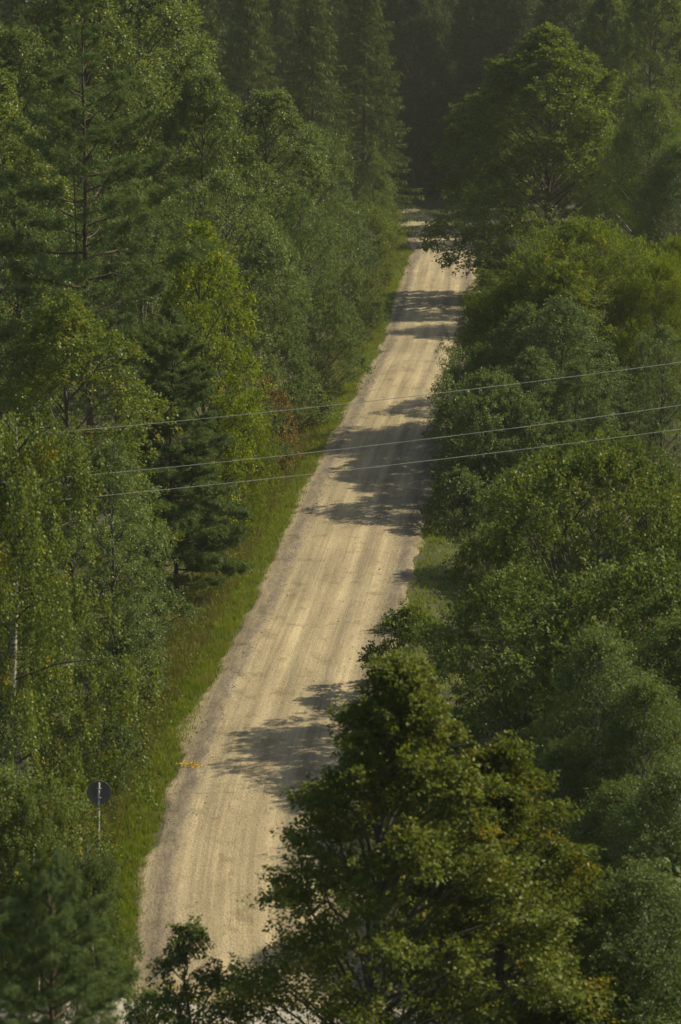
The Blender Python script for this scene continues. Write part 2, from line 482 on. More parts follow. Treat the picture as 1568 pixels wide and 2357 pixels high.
CACHE = {}
def proto(kind):
    if kind in CACHE: return CACHE[kind]
    B = broadleaf
    r = {
     'maple_front': lambda: B(11, 11.5, 5.0, .9, 'cone', 110, 27, 44, .092, .6, .155, .8, .35, .085, up=.35, flat=.5),
     'maple_side': lambda: B(12, 10, 4.6, .8, 'cone', 86, 26, 42, .092, .6, .165, .8, .35, .085, up=.35, flat=.5),
     'alder_a': lambda: B(21, 15, 4.6, 1.5, 'round', 44, 34, 40, .13, .75, .34, .6, .2, .14),
     'alder_b': lambda: B(22, 14, 4.2, 1.0, 'ovoid', 40, 34, 40, .13, .75, .34, .6, .25, .14),
     'aspen': lambda: B(23, 22, 4.4, 4, 'column', 56, 34, 36, .15, .85, .33, .65, .3, .16),
     'willow': lambda: B(24, 11, 6.0, .6, 'round', 70, 48, 34, .14, .45, .28, .75, .1, .12, stems=4, up=.8),
     'linden': lambda: B(25, 22, 7.6, 1.0, 'broadlow', 100, 38, 34, .19, .8, .20, .8, .35, .18, up=.45, flat=.75),
     'hazel': lambda: B(26, 7.5, 4.4, .4, 'round', 46, 40, 32, .12, .75, .3, .55, .15, .10, stems=3, up=.7),
     'birch_young': lambda: B(27, 9, 2.3, .6, 'ovoid', 60, 36, 44, .062, .75, .24, .75, .6, .12, bark='birchbark', up=.9, flat=1.0),
     'sapling': lambda: B(28, 6, .78, .8, 'ovoid', 20, 20, 34, .085, .7, .40, .38, .7, .06),
     'shrub': lambda: B(29, 2.6, 1.5, .1, 'round', 18, 22, 26, .09, .75, .36, .35, .1, .06, stems=3, up=.8),
     'birch_weeping': lambda: weeping(31, 16, 3.9, 24, 66, .10),
     'spruce_a': lambda: spruce(41, 34, 5.6, 230),
     'spruce_b': lambda: spruce(42, 30, 4.8, 200),
    }[kind]()
    CACHE[kind] = r
    return r
NAME = dict(maple_front='maple_tree', maple_side='maple_tree', alder_a='alder_tree', alder_b='alder_tree', aspen='aspen_tree', willow='willow_bush',
            linden='linden_tree', hazel='hazel_bush', birch_young='birch_tree', sapling='young_tree', shrub='shrub', birch_weeping='birch_tree',
            spruce_a='spruce_tree', spruce_b='spruce_tree')
def tree_at(kind, x, Y, h, label, cat='tree', mat=None, ws=1.0, rz=None, group=None, name=None):
    tr, cr, H, *more = proto(kind)
    s = h / H
    rz = random.uniform(0, 6.28) if rz is None else rz
    o = empty(name or NAME[kind], (x, Y, tz(x, Y) - .03), rz, (s * ws, s * ws, s), label=label, category=cat)
    if group: o['group'] = group
    link('trunk', tr, o)
    link('crown', cr, o, mat=M[mat] if mat else None)
    for me in more: link('branches', me, o)
    return o
def tree(kind, px, Y, ytop, label, cat='tree', mat=None, ws=1.0, rz=None, group=None, name=None, dh=0):
    top = at_Y(px, ytop, Y)
    return tree_at(kind, top[0], Y, max(1.0, top[2] + dh), label, cat, mat, ws, rz, group, name)

# ------------------------------------------------------------------ ground
def axis(lo, hi, flo, fhi, fine, coarse):
    a_ = np.arange(flo, fhi, fine)
    b_ = np.geomspace(fine, hi - fhi, coarse) + a_[-1]
    c_ = a_[0] - np.geomspace(fine, flo - lo, coarse)
    return np.r_[c_[::-1], a_, b_]
gx = axis(-900, 900, -30, 36, .6, 22); gy = axis(-300, 1500, 36, 330, 1.1, 22)
X, Y = np.meshgrid(gx, gy)
Z = terrain(X, Y)
nx, ny = len(gx), len(gy)
i = (np.arange(ny - 1)[:, None] * nx + np.arange(nx - 1)[None]).ravel()
gm = mesh_from('ground', np.c_[X.ravel(), Y.ravel(), Z.ravel()], [np.c_[i, i + 1, i + 1 + nx, i + nx]], M['ground'], smoothf=True)
link('ground', gm, kind='structure')

# ------------------------------------------------------------------ gravel road
def road_mat():
    m = bpy.data.materials.new('dusty_gravel'); n, out = nt(m); N, K = n.nodes, n.links
    uv = N.new('ShaderNodeUVMap'); sp = N.new('ShaderNodeSeparateXYZ'); K.new(uv.outputs[0], sp.inputs[0])   # x: metres across, y: metres along
    def noise(sx, sy, sc, det=4, rough=.55):
        mp = N.new('ShaderNodeMapping'); mp.inputs['Scale'].default_value = (sx, sy, 1); K.new(uv.outputs[0], mp.inputs[0])
        t = N.new('ShaderNodeTexNoise'); t.inputs['Scale'].default_value = sc; t.inputs['Detail'].default_value = det; t.inputs['Roughness'].default_value = rough
        K.new(mp.outputs[0], t.inputs['Vector']); return t.outputs[0]
    def ramp(inp, stops):
        r = N.new('ShaderNodeValToRGB'); e_ = r.color_ramp.elements
        while len(e_) < len(stops): e_.new(.5)
        for q, (p_, c_) in zip(e_, stops): q.position = p_; q.color = (*c_, 1) if len(c_) == 3 else c_
        K.new(inp, r.inputs[0]); return r.outputs[0]
    def mix(f, a_, b_, mode='MIX'):
        x = N.new('ShaderNodeMix'); x.data_type = 'RGBA'; x.blend_type = mode
        if isinstance(f, float): x.inputs[0].default_value = f
        else: K.new(f, x.inputs[0])
        for s_, v_ in ((6, a_), (7, b_)):
            if isinstance(v_, tuple): x.inputs[s_].default_value = (*v_, 1)
            else: K.new(v_, x.inputs[s_])
        return x.outputs[2]
    def math_(op, a_, b_=None, c_=None, clamp=False):
        x = N.new('ShaderNodeMath'); x.operation = op; x.use_clamp = clamp
        for k_, v_ in enumerate((a_, b_, c_)):
            if v_ is None: continue
            if isinstance(v_, (int, float)): x.inputs[k_].default_value = v_
            else: K.new(v_, x.inputs[k_])
        return x.outputs[0]
    streak = noise(3.0, .045, 1.0, 6, .62)         # long wheel streaks
    fine = noise(9, .10, 1.0, 4, .6)
    broad = noise(.45, .16, 1.0, 4)
    wob = math_('MULTIPLY_ADD', noise(.0, .045, 1.0, 3), .7, -.35)
    xw = math_('ADD', sp.outputs[0], wob)
    # wheel paths: pale compacted dust, sum of bumps across the road
    tracks = None
    for c_, w_ in ((-2.05, .30), (-.75, .28), (.45, .28), (1.75, .34)):
        d = math_('DIVIDE', math_('SUBTRACT', xw, c_), w_)
        gsn = math_('POWER', 2.718, math_('MULTIPLY', math_('MULTIPLY', d, d), -1.0))
        tracks = gsn if tracks is None else math_('ADD', tracks, gsn)
    tr = math_('MULTIPLY_ADD', streak, 1.6, -.76)
    f = math_('ADD', math_('ADD', math_('MULTIPLY', math_('MULTIPLY', tracks, noise(1.1, .09, 1.0, 3)), .8), tr), math_('MULTIPLY_ADD', fine, .9, -.13), clamp=True)
    base = mix(f, (.195, .168, .112), (.375, .322, .215))
    # loose grey gravel ridge near each edge with a pale sandy rim outside
    dl = math_('DIVIDE', math_('ADD', xw, 2.55), .42)
    gl_ = math_('POWER', 2.718, math_('MULTIPLY', math_('MULTIPLY', dl, dl), -1.0))
    dr = math_('DIVIDE', math_('SUBTRACT', xw, 2.75), .50)
    gr_ = math_('POWER', 2.718, math_('MULTIPLY', math_('MULTIPLY', dr, dr), -1.0))
    dc = math_('DIVIDE', math_('SUBTRACT', xw, 1.05), .22)
    gc_ = math_('MULTIPLY', math_('POWER', 2.718, math_('MULTIPLY', math_('MULTIPLY', dc, dc), -1.0)), .45)
    edge = math_('ADD', math_('ADD', gl_, gr_), gc_)
    ef = math_('MULTIPLY', edge, math_('MULTIPLY_ADD', noise(3.2, .7, 1.0, 6, .72), 3.2, -.75), clamp=True)
    base = mix(ef, base, (.135, .118, .095))
    # stones, speckle
    vor = N.new('ShaderNodeTexVoronoi'); vor.inputs['Scale'].default_value = 16
    K.new(uv.outputs[0], vor.inputs['Vector'])
    spk = ramp(vor.outputs['Color'], [(.0, (.55, .55, .55)), (.5, (1, 1, 1)), (1.0, (1.25, 1.22, 1.18))])
    base = mix(math_('MULTIPLY_ADD', ef, .5, .35, clamp=True), base, mix(1.0, base, spk, 'MULTIPLY'))
    g2 = noise(7, 7, 1.0, 5, .75)
    base = mix(1.0, base, ramp(g2, [(.32, (.80, .79, .78)), (.62, (1.08, 1.07, 1.05))]), 'MULTIPLY')
    base = mix(1.0, base, ramp(broad, [(.3, (.80, .79, .77)), (.7, (1.12, 1.11, 1.09))]), 'MULTIPLY')
    base = mix(1.0, base, ramp(noise(.9, .7, 1.0, 5, .7), [(.36, (.74, .73, .71)), (.46, (1, 1, 1))]), 'MULTIPLY')   # scuffed, stony patches
    b = N.new('ShaderNodeBsdfPrincipled'); b.inputs['Roughness'].default_value = .95; b.inputs['Specular IOR Level'].default_value = .2
    K.new(base, b.inputs['Base Color'])
    bp = N.new('ShaderNodeBump'); bp.inputs['Strength'].default_value = .7; bp.inputs['Distance'].default_value = .035
    hh = math_('ADD', math_('ADD', math_('MULTIPLY', streak, 1.2), g2), math_('MULTIPLY', vor.outputs['Distance'], -.7))
    K.new(hh, bp.inputs['Height']); K.new(bp.outputs[0], b.inputs['Normal'])
    K.new(b.outputs[0], out.inputs[0])
    return m
us = np.linspace(-1, 1, 61)
ncl = len(CL)
arc = np.arange(ncl) * .5
g = np.random.default_rng(3)
def lown(s, k):                  # cheap smooth noise along the road
    return np.interp(s, np.arange(0, s.max() + k, k), g.normal(size=len(np.arange(0, s.max() + k, k))))
wl = W2 + .12 + .16 * lown(arc, 3.3) + .09 * lown(arc, .9)
wr = W2 + .12 + .16 * lown(arc, 3.7) + .09 * lown(arc, .9)
wall = np.where(us[None] < 0, wl[:, None], wr[:, None])
off = us[None] * wall
RX = CL[:, 0][:, None] + NR[:, 0][:, None] * off
RY = CL[:, 1][:, None] + NR[:, 1][:, None] * off
RZ = .07 * (1 - (off / W2) ** 2) + .02
for c_, w_, h_ in ((-2.62, .28, .05), (2.75, .4, .05), (-2.05, .3, -.025), (-.75, .3, -.02), (.45, .3, -.02), (1.75, .3, -.025), (1.05, .2, .018)):
    RZ = RZ + h_ * np.exp(-((off + .2 * lown(arc, 9)[:, None] * .5 - c_) / w_) ** 2)
RZ += g.normal(size=RZ.shape) * .006
RZ[:, 0] = RZ[:, -1] = -.09; RZ[:, 1] -= .05; RZ[:, -2] -= .05
uvv = np.c_[off.ravel(), np.repeat(arc, len(us))]
nx = len(us); i = (np.arange(ncl - 1)[:, None] * nx + np.arange(nx - 1)[None]).ravel()
MR = road_mat()
link('gravel_road', mesh_from('gravel_road', np.c_[RX.ravel(), RY.ravel(), RZ.ravel()], [np.c_[i, i + 1, i + 1 + nx, i + nx]], MR, uv=uvv, smoothf=True), kind='structure')
# paved cross road at the near end
M['asphalt'] = noise_mat('pale_worn_asphalt', (.20, .19, .165), (.33, .31, .27), (1, 1, 1), 2.2, bump=.2)
xs = np.linspace(-60, 60, 121); vs = np.linspace(-3.2, 3.2, 9)
XX, VV = np.meshgrid(xs, vs)
YY = CROSS_Y - .10 * XX + VV
ZZ = .135 - .03 * (VV / 3.2) ** 2
ZZ[0] = ZZ[-1] = -.12
nx = len(xs); i = (np.arange(len(vs) - 1)[:, None] * nx + np.arange(nx - 1)[None]).ravel()
link('paved_road', mesh_from('paved_road', np.c_[XX.ravel(), YY.ravel(), ZZ.ravel()], [np.c_[i, i + 1, i + 1 + nx, i + nx]], M['asphalt'], smoothf=True), kind='structure')

# loose stones lying in the gravel ridges
def stones(n):
    g = np.random.default_rng(5)
    s = g.integers(40, int(min(len(CL) - 1, 470)), n)
    side = g.choice(4, n, p=[.42, .33, .10, .15])
    o_ = np.where(side == 0, -2.75 + g.normal(size=n) * .42, np.where(side == 1, 2.75 + g.normal(size=n) * .40, np.where(side == 2, 1.05 + g.normal(size=n) * .2, g.uniform(-3, 3, n))))
    P = CL[s] + NR[s] * o_[:, None] + T[s] * g.uniform(-.25, .25, n)[:, None]
    z = .07 * (1 - (o_ / W2) ** 2) + .02 + .04 * np.exp(-((np.abs(o_) - 2.68) / .35) ** 2)
    r = g.uniform(.012, .03, n) * np.where(g.uniform(size=n) < .04, 2.0, 1)
    O = np.array([[1, 0, 0], [-1, 0, 0], [0, 1, 0], [0, -1, 0], [0, 0, 1], [0, 0, -1]], float)
    Fo = np.array([[0, 2, 4], [2, 1, 4], [1, 3, 4], [3, 0, 4], [2, 0, 5], [1, 2, 5], [3, 1, 5], [0, 3, 5]])
    V = O[None] * (1 + g.normal(size=(n, 6, 1)) * .25) * r[:, None, None]
    a_ = g.uniform(0, 6.28, n); c_, s_ = np.cos(a_), np.sin(a_)
    V = np.stack([V[:, :, 0] * c_[:, None] - V[:, :, 1] * s_[:, None], V[:, :, 0] * s_[:, None] + V[:, :, 1] * c_[:, None], V[:, :, 2] * .7], -1)
    V = V + np.c_[P, z][:, None]
    F = (Fo[None] + (np.arange(n) * 6)[:, None, None]).reshape(-1, 3)
    return V.reshape(-1, 3), F, np.repeat(g.uniform(0, 1, n), 8)
V, F, tn = stones(9000)
ms = bpy.data.materials.new('loose_stone'); n_, out = nt(ms)
at = n_.nodes.new('ShaderNodeAttribute'); at.attribute_name = 'tone'
r_ = n_.nodes.new('ShaderNodeValToRGB'); r_.color_ramp.elements[0].color = (.07, .062, .05, 1); r_.color_ramp.elements[1].color = (.36, .31, .23, 1)
b_ = n_.nodes.new('ShaderNodeBsdfDiffuse'); n_.links.new(at.outputs['Fac'], r_.inputs[0]); n_.links.new(r_.outputs[0], b_.inputs[0]); n_.links.new(b_.outputs[0], out.inputs[0])
link('loose_stones', mesh_from('loose_stones', V, [F], ms, {'tone': tn}), kind='stuff')

# ------------------------------------------------------------------ verge grass and weeds
def near_weight(n, g, lo, hi):
    """positions along the road, denser where the picture shows them larger"""
    k = np.arange(lo, hi)
    y = np.clip(CL[k, 1], 45, 400)
    w = 1 / y ** 1.2
    return g.choice(k, n, p=w / w.sum())
def grass(n, blades, off_fn, hgt, wd, seed):
    g = np.random.default_rng(seed)
    s = near_weight(n, g, 16, min(len(CL) - 20, 560))
    o_ = off_fn(g, n)
    P = CL[s] + NR[s] * o_[:, None] + T[s] * g.uniform(-.3, .3, n)[:, None]
    keep = np.abs(P[:, 1] - CROSS_Y + .10 * P[:, 0]) > 3.4
    P = P[keep]; o_ = o_[keep]; n = len(P)
    z = terrain(P[:, 0], P[:, 1])
    B = np.repeat(np.c_[P, z], blades, axis=0)
    m = len(B)
    B[:, :2] += g.normal(size=(m, 2)) * .07
    cl = np.repeat(g.uniform(.55, 1.3, n), blades)
    h = hgt * cl * g.uniform(.6, 1.2, m)
    A = unit(np.c_[g.normal(size=(m, 2)) * .33, np.ones(m)])
    Sd = unit(np.c_[g.normal(size=(m, 2)), np.zeros(m)]) * (wd * g.uniform(.6, 1.3, m))[:, None]
    V = np.stack([B - Sd, B + Sd, B + A * h[:, None]], 1).reshape(-1, 3)
    F = np.arange(3 * m).reshape(-1, 3)
    tone = np.clip(np.repeat(g.normal(.5, .2, n), blades) + g.normal(0, .15, m), 0, 1)
    return V, F, tone
M['grass'] = leaf_mat('verge_grass', (.068, .108, .012), (.165, .220, .026), (.20, .175, .07), .16, gloss=.04, trans=.4, patch=.45)
M['weed'] = leaf_mat('weed_leaves', (.055, .090, .012), (.130, .180, .022), (.24, .22, .03), .08, gloss=.04, trans=.4)
M['drygrass'] = leaf_mat('dry_grass', (.085, .085, .03), (.20, .165, .075), (.07, .10, .02), .3, gloss=.03, trans=.3)
V, F, tn = grass(23000, 7, lambda g, n: -(W2 - .22 + np.abs(g.gamma(1.6, .95, n))), .24, .013, 61)
link('verge_grass', mesh_from('verge_grass', V, [F], M['grass'], {'tone': tn, 'odd': rng.uniform(0, 1, len(F))}), kind='stuff')
V, F, tn = grass(9000, 7, lambda g, n: W2 - .15 + g.gamma(1.6, .9, n), .26, .013, 62)
link('verge_grass', mesh_from('verge_grass', V, [F], M['grass'], {'tone': tn, 'odd': rng.uniform(0, 1, len(F))}), kind='stuff')
V, F, tn = grass(11000, 6, lambda g, n: -(W2 + 1.0 + np.abs(g.normal(size=n)) * 1.5), .55, .012, 63)
link('dry_grass', mesh_from('dry_grass', V, [F], M['drygrass'], {'tone': tn, 'odd': rng.uniform(0, 1, len(F))}), kind='stuff')
# leafy weeds in the verge and below the trees
def weeds(n, k, off_fn, seed, ls=.10, hh=.45):
    g = np.random.default_rng(seed)
    s = near_weight(n, g, 0, min(len(CL) - 20, 560))
    o_ = off_fn(g, n)
    P = CL[s] + NR[s] * o_[:, None]
    keep = np.abs(P[:, 1] - CROSS_Y + .10 * P[:, 0]) > 3.6
    P = P[keep]; n = len(P)
    d, _ = road_dist(P[:, 0], P[:, 1]); P = P[d > W2 + .3]; n = len(P)
    z = terrain(P[:, 0], P[:, 1])
    m = n * k
    B = np.repeat(np.c_[P, z], k, axis=0)
    hs = np.repeat(g.uniform(.3, 1.3, n) * hh, k)
    B = B + np.c_[g.normal(size=(m, 2)) * .22, g.uniform(0, 1, m) * hs]
    A = unit(rnd_unit(m, g) + np.array([0, 0, .1]))
    Lg = ls * g.uniform(.6, 1.4, m)
    V, F = leaf_quads(B, A, Lg, Lg * .55, g, roll=unit(rnd_unit(m, g) * .7 + np.array([0, 0, 1])))
    return V, F, np.clip(np.repeat(g.normal(.5, .22, n), k) + g.normal(0, .15, m), 0, 1)
V, F, tn = weeds(5200, 20, lambda g, n: np.where(g.uniform(size=n) < .65, -(W2 + .7 + g.gamma(2, 1.2, n)), W2 + .6 + g.gamma(2, 1.5, n)), 71)
link('roadside_weeds', mesh_from('roadside_weeds', V, [F], M['weed'], {'tone': tn, 'odd': rng.uniform(0, 1, len(F))}), kind='stuff')

V, F, tn = weeds(1500, 26, lambda g, n: -(W2 + 2.2 + np.abs(g.normal(size=n)) * 1.6), 72, ls=.075, hh=.95)
link('tall_dry_weeds', mesh_from('tall_dry_weeds', V, [F], M['drygrass'], {'tone': tn, 'odd': rng.uniform(0, 1, len(F))}), kind='stuff')
# fallen yellow leaves on the gravel by the left edge
g = np.random.default_rng(15)
c0 = ground_pt(440, 1766); n = 90
P = np.c_[c0[0] + g.normal(size=n) * .22, c0[1] + g.normal(size=n) * .16, np.full(n, .10)]
V, F = leaf_quads(P, np.c_[g.normal(size=(n, 2)), g.normal(size=n) * .3], .085, .06, g, roll=np.tile([0, 0, 1.0], (n, 1)) + rnd_unit(n, g) * .3)
M['yellow'] = leaf_mat('fallen_yellow_leaf', (.42, .26, .02), (.60, .40, .03), gloss=.03)
link('fallen_leaves', mesh_from('fallen_leaves', V, [F], M['yellow'], {'tone': g.uniform(0, 1, n), 'odd': np.zeros(n)}), kind='stuff')

# ------------------------------------------------------------------ left side, near to far
def pine_tree(px, Y, ytop, label, seed, nb, cb, R, tufts, nn, second=False, nl=.13, nw=.013, kinds=5, dead=3, px_mid=None):
    g = np.random.default_rng(seed)
    top = at_Y(px, ytop, Y); H = top[2]
    x = top[0]
    o = empty('pine_tree', (x, Y, tz(x, Y) - .03), 0, label=label, category='tree')
    tub = Tubes(); tp = curve([0, 0, -.3], [0, 0, H], 0, 16, g, .05)
    tub.add(tp, np.linspace(H * .0085, .02, 16), 9)
    link('trunk', tub.mesh('trunk', M['pinebark']), o)
    if second:
        t2 = Tubes(); z0 = H * .34
        P2 = np.vstack([[0, 0, z0], [-.22, -.1, z0 + .5], [-.30, -.12, z0 + 1.5], [-.36, -.1, z0 + 4], [-.42, 0, z0 + 7.5], [-.45, 0, z0 + 9.5]])
        t2.add(P2, np.linspace(.085, .02, 6), 7)
        link('side_stem', t2.mesh('side_stem', M['pinebark']), o)
    protos = []
    for k in range(kinds):
        ln = 1.0
        lm, nd = pine_bough(g, 3.0, tufts, nn, nl, nw)
        protos.append((lm.mesh('bough', M['pinebark']), nd))
    for k in range(nb):
        t = (k + g.uniform(.2, .8)) / nb
        z = cb * H + (H * .985 - cb * H) * t ** .95
        ln = R * (1 - t) ** .62 * g.uniform(.75, 1.1) * min(1, .6 + t * 3) + .3
        an = k * 2.39996 + g.uniform(-.3, .3)
        c = np.array([np.interp(z, tp[:, 2], tp[:, j]) for j in range(2)])
        lm, nd = protos[k % kinds]
        b = link('bough', lm, o)
        b.location = (c[0], c[1], z); s = ln / 3.0
        b.scale = (s, s, s if s > .5 else .5)
        b.rotation_euler = (g.uniform(-.3, .3), -g.uniform(-.12, .22) - .5 * t ** 2, an)
        link('needles', nd, b)
    dl, _ = pine_bough(g, 2.0, 10, 2, dead=True)
    dm = dl.mesh('dead_branch', M['bark'])
    for k in range(dead):
        b = link('dead_branch', dm, o); b.location = (0, 0, H * (cb - .08 + .03 * k)); b.rotation_euler = (0, .1, k * 2.2 + 5.6); b.scale = (.8,) * 3
    return o

tree('birch_weeping', 20, 68, 880, 'tall weeping birch with long hanging yellow green strands at the left edge', rz=.6, ws=1.05)
pine_tree(100, 37, 2010, 'out of focus young pine in the bottom left corner', 91, 96, .06, 2.7, 480, 14, nl=.13, nw=.017)
tree('sapling', 440, 48, 2095, 'thin leafy young tree in front of the road at the bottom', 'tree', 'hazel', 1.0, 1.0)
tree('sapling', 345, 50, 2260, 'low leafy young tree beside the left road edge at the bottom', 'tree', 'birch_green', 1.2, 2.0)
tree('birch_weeping', 200, 55, 1925, 'green birch with drooping twigs just below the round sign', 'tree', 'birch_green', 1.0, 4)
tree('birch_weeping', 75, 57, 1800, 'leafy birch between the blurred pine and the weeping birch', 'tree', 'birch', 1.1, 1)
tree('shrub', 250, 74, 1640, 'grey green leafy bush left of the dry grass', 'bush', 'alder', .8)
tree('alder_b', 250, 86, 1000, 'grey green alder behind the round sign, its crown crossed by the lowest wires', 'tree', 'alder', .92, 1.2)
tree('alder_b', 150, 92, 690, 'broad yellow tinged alder in front of the tall pine trunk', 'tree', 'birch', 1.05, 2.2)
tree('shrub', 300, 84, 1440, 'pale leafy bush at the top of the dry grass patch', 'bush', 'alder', .8)
pine_tree(186, 98, -20, 'tall pine with bare reddish double trunk on the left', 93, 56, .38, 4.6, 280, 14, second=True, nl=.17, nw=.022)
pine_tree(395, 100, 690, 'bushy dark green pine between the alder and the yellow green maple', 94, 96, .04, 3.2, 480, 14, nl=.17, nw=.024)
tree('alder_b', 455, 108, 500, 'yellow green maple with bright leaf clumps behind the bushy pine', 'tree', 'limegreen', .72, .4, name='maple_tree')
tree('hazel', 545, 112, 900, 'low yellow green maple shrub above the left verge', 'bush', 'limegreen', .55, name='maple_shrub')
tree('shrub', 612, 127, 868, 'rusty brown shrub among the green trees on the left', 'bush', 'rust', .62)
big = 'leafy trees along the left verge'
tree('alder_a', 520, 137, 400, 'grey green aspen directly above the rusty shrub', 'tree', 'aspen', .8, .3, big, 'aspen_tree')
tree('alder_b', 630, 139, 500, 'round grey green tree right of the rusty shrub', 'tree', 'alder', .72, 1.7, big)
tree('alder_a', 690, 152, 440, 'grey green tree where the left verge narrows', 'tree', 'alder', .72, 3.0, big)
tree('hazel', 735, 152, 660, 'low bush at the left road edge below the narrow verge', 'bush', 'alder', .75, 3.0, big)
tree('aspen', 620, 165, 200, 'tall round topped aspen in the middle of the left slope', 'tree', 'aspen', 1.15, .9, big)
tree('alder_a', 710, 176, 290, 'sunlit aspen with a pale glinting crown below the spruces', 'tree', 'aspen', .85, 4.0, big, 'aspen_tree')
tree('alder_b', 790, 184, 420, 'small crowned alder nearest the road under the middle spruce', 'tree', 'alder', .8, 5.0, big)
tree('hazel', 850, 212, 470, 'bright bush at the left road edge under the last spruce', 'bush', 'birch', .8, 1, big)
tree('aspen', 470, 150, 150, 'tall aspen between the pine and the rounded aspens', 'tree', 'aspen', 1.0, 2.3, big)
tree('aspen', 330, 160, -60, 'towering leafy poplar right behind the tall pine', 'tree', 'aspen', 1.05, 1.1, big)
tree('aspen', 180, 150, -80, 'leafy poplar standing directly behind the pine trunk', 'tree', 'birch', 1.05, 5.1, big)
tree('aspen', 40, 140, 60, 'leafy poplar in the top left corner', 'tree', 'aspen', 1.1, 3.1, big)
tree('alder_a', 30, 105, 420, 'dark leafy alder at the left edge beside the pine', 'tree', 'alder', .8, 3.4)
tree('alder_a', 320, 125, 430, 'leafy tree behind the lower boughs of the tall pine', 'tree', 'aspen', .8, 3.4)
tree('hazel', 810, 176, 600, 'bush at the verge halfway between the narrow verge and the last spruce', 'bush', 'aspen', .75, 3.3, big)
tree('hazel', 870, 238, 440, 'bright bush at the left road edge closest to the bend', 'bush', 'birch', .7, 1.9, big)
tree('alder_b', 860, 222, 330, 'leafy tree against the lit side of the right hand spruce', 'tree', 'aspen', .7, 1.9, big)
tree('hazel', 560, 125, 880, 'low green bush left of the rusty shrub', 'bush', 'alder', .8, .9, big)
tree('shrub', 690, 141, 860, 'small leafy bush right of the rusty shrub', 'bush', 'alder', 1.2, .9, big)
tree('aspen', 300, 185, -140, 'very tall poplar rising out of the top of the picture, upper left', 'tree', 'birch', 1.1, .9, big)
tree('aspen', 90, 190, -140, 'very tall leafy poplar behind the top left corner', 'tree', 'aspen', 1.2, .4, big)
tree('aspen', -30, 125, 150, 'leafy poplar cut by the left edge beside the tall pine', 'tree', 'birch', 1.0, .4, big)
tree('hazel', 15, 58, 1800, 'leafy bush under the hanging birch at the left edge', 'bush', 'birch', .8, .4)
# spruces before the bend
sp = 'tall spruces at the bend'
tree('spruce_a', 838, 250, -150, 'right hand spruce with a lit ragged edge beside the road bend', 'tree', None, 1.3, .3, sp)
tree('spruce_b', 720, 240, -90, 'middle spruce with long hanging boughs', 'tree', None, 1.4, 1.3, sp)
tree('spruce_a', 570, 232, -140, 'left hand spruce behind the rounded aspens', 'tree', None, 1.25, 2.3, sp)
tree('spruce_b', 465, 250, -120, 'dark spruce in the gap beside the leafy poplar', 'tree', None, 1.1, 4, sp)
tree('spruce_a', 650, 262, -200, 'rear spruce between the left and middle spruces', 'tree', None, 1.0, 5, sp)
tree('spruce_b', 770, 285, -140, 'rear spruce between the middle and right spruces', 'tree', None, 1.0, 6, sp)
tree('alder_b', 885, 235, 450, 'leafy bush tree under the tip of the last spruce', 'tree', 'alder', .6, 2)

# ------------------------------------------------------------------ right side, near to far
tree('maple_front', 925, 47, 1475, 'pointed maple with yellowing leaves in the bottom centre', rz=.5, mat='maple', ws=1.18)
tree('maple_side', 1160, 49, 1685, 'shorter yellowing maple joined to the right of the pointed one', rz=2.5, mat='maple', ws=1.2)
tree('birch_young', 1385, 62, 1450, 'slim birch with the highest tip of the lower right group', 'tree', 'birch_green', .85, .2)
tree('birch_young', 1490, 60, 1560, 'slim birch just right of the tallest lower right birch', 'tree', 'birch_green', .95, 1.2)
tree('birch_young', 1575, 64, 1420, 'slim birch cut by the right edge of the picture', 'tree', 'birch_green', 1.3, 2.2)
tree('birch_young', 1290, 60, 1700, 'low birch beside the yellowing maple', 'tree', 'birch_green', .95, 3.2)
tree('birch_young', 1440, 66, 1500, 'slim birch between the two tallest lower right birches', 'tree', 'birch_green', .85, 3.9)
tree('birch_young', 1420, 56, 1800, 'low fine leaved birch in the shade at the lower right', 'tree', 'birch_green', 1.1, 3.2)
tree('birch_young', 1560, 53, 1760, 'fine leaved birch at the right edge near the bottom', 'tree', 'birch_green', 1.1, 4.2)
tree('birch_young', 1480, 48, 2000, 'low bushy birch above the grass in the bottom right corner', 'tree', 'birch_green', 1.2, 4.2)
tree('shrub', 1560, 50, 2050, 'dark bush at the right edge near the bottom', 'bush', 'hazel', 1.2, 3.2)
tree('shrub', 940, 84, 1400, 'twiggy dark bush leaning over the right road edge', 'bush', 'linden', .95, 1.0)
tree('hazel', 1140, 94, 1200, 'hazel bush with lit yellow green crown beside the right verge', 'bush', 'hazel', .72, .4)
tree('hazel', 1370, 80, 1060, 'tall hazel bush below the wires on the right', 'bush', 'hazel', .8, 2.4)
tree('hazel', 1200, 75, 1330, 'dark bush behind the slim birches and the pointed maple', 'bush', 'linden', .85, 4.4)
tree('alder_b', 1540, 84, 1080, 'alder at the right edge under the lowest wire', 'tree', 'hazel', .8, 4.4)
tree('hazel', 1130, 117, 850, 'dark bush crossed by the two lower wires near the road', 'bush', 'alder', .9, 1.4)
tree('alder_b', 1330, 118, 830, 'leafy bush crossed by the wires below the bright willow', 'tree', 'alder', .85, 2.4)
tree('alder_a', 1530, 120, 760, 'dark alder behind the wires at the right edge', 'tree', 'alder', .8, .5)
tree('shrub', 1060, 112, 1070, 'small bush on the right verge beneath the wires', 'bush', 'alder', 1.0, 1)
tree('willow', 1350, 137, 525, 'broad bright willow with a domed yellow green crown', 'tree', 'willow', 1.0, 1.0, name='willow_tree')
tree('willow', 1185, 135, 650, 'lower willow spilling toward the road beside the domed one', 'bush', 'willow', .85, 2.0)
tree('willow', 1560, 150, 560, 'yellowing willow at the right edge of the picture', 'tree', 'limegreen', .7, 3.0, name='willow_tree')
tree('linden', 1262, 198, 60, 'large dark linden overhanging the right side of the road', 'tree', 'linden', 1.34, 2.2)
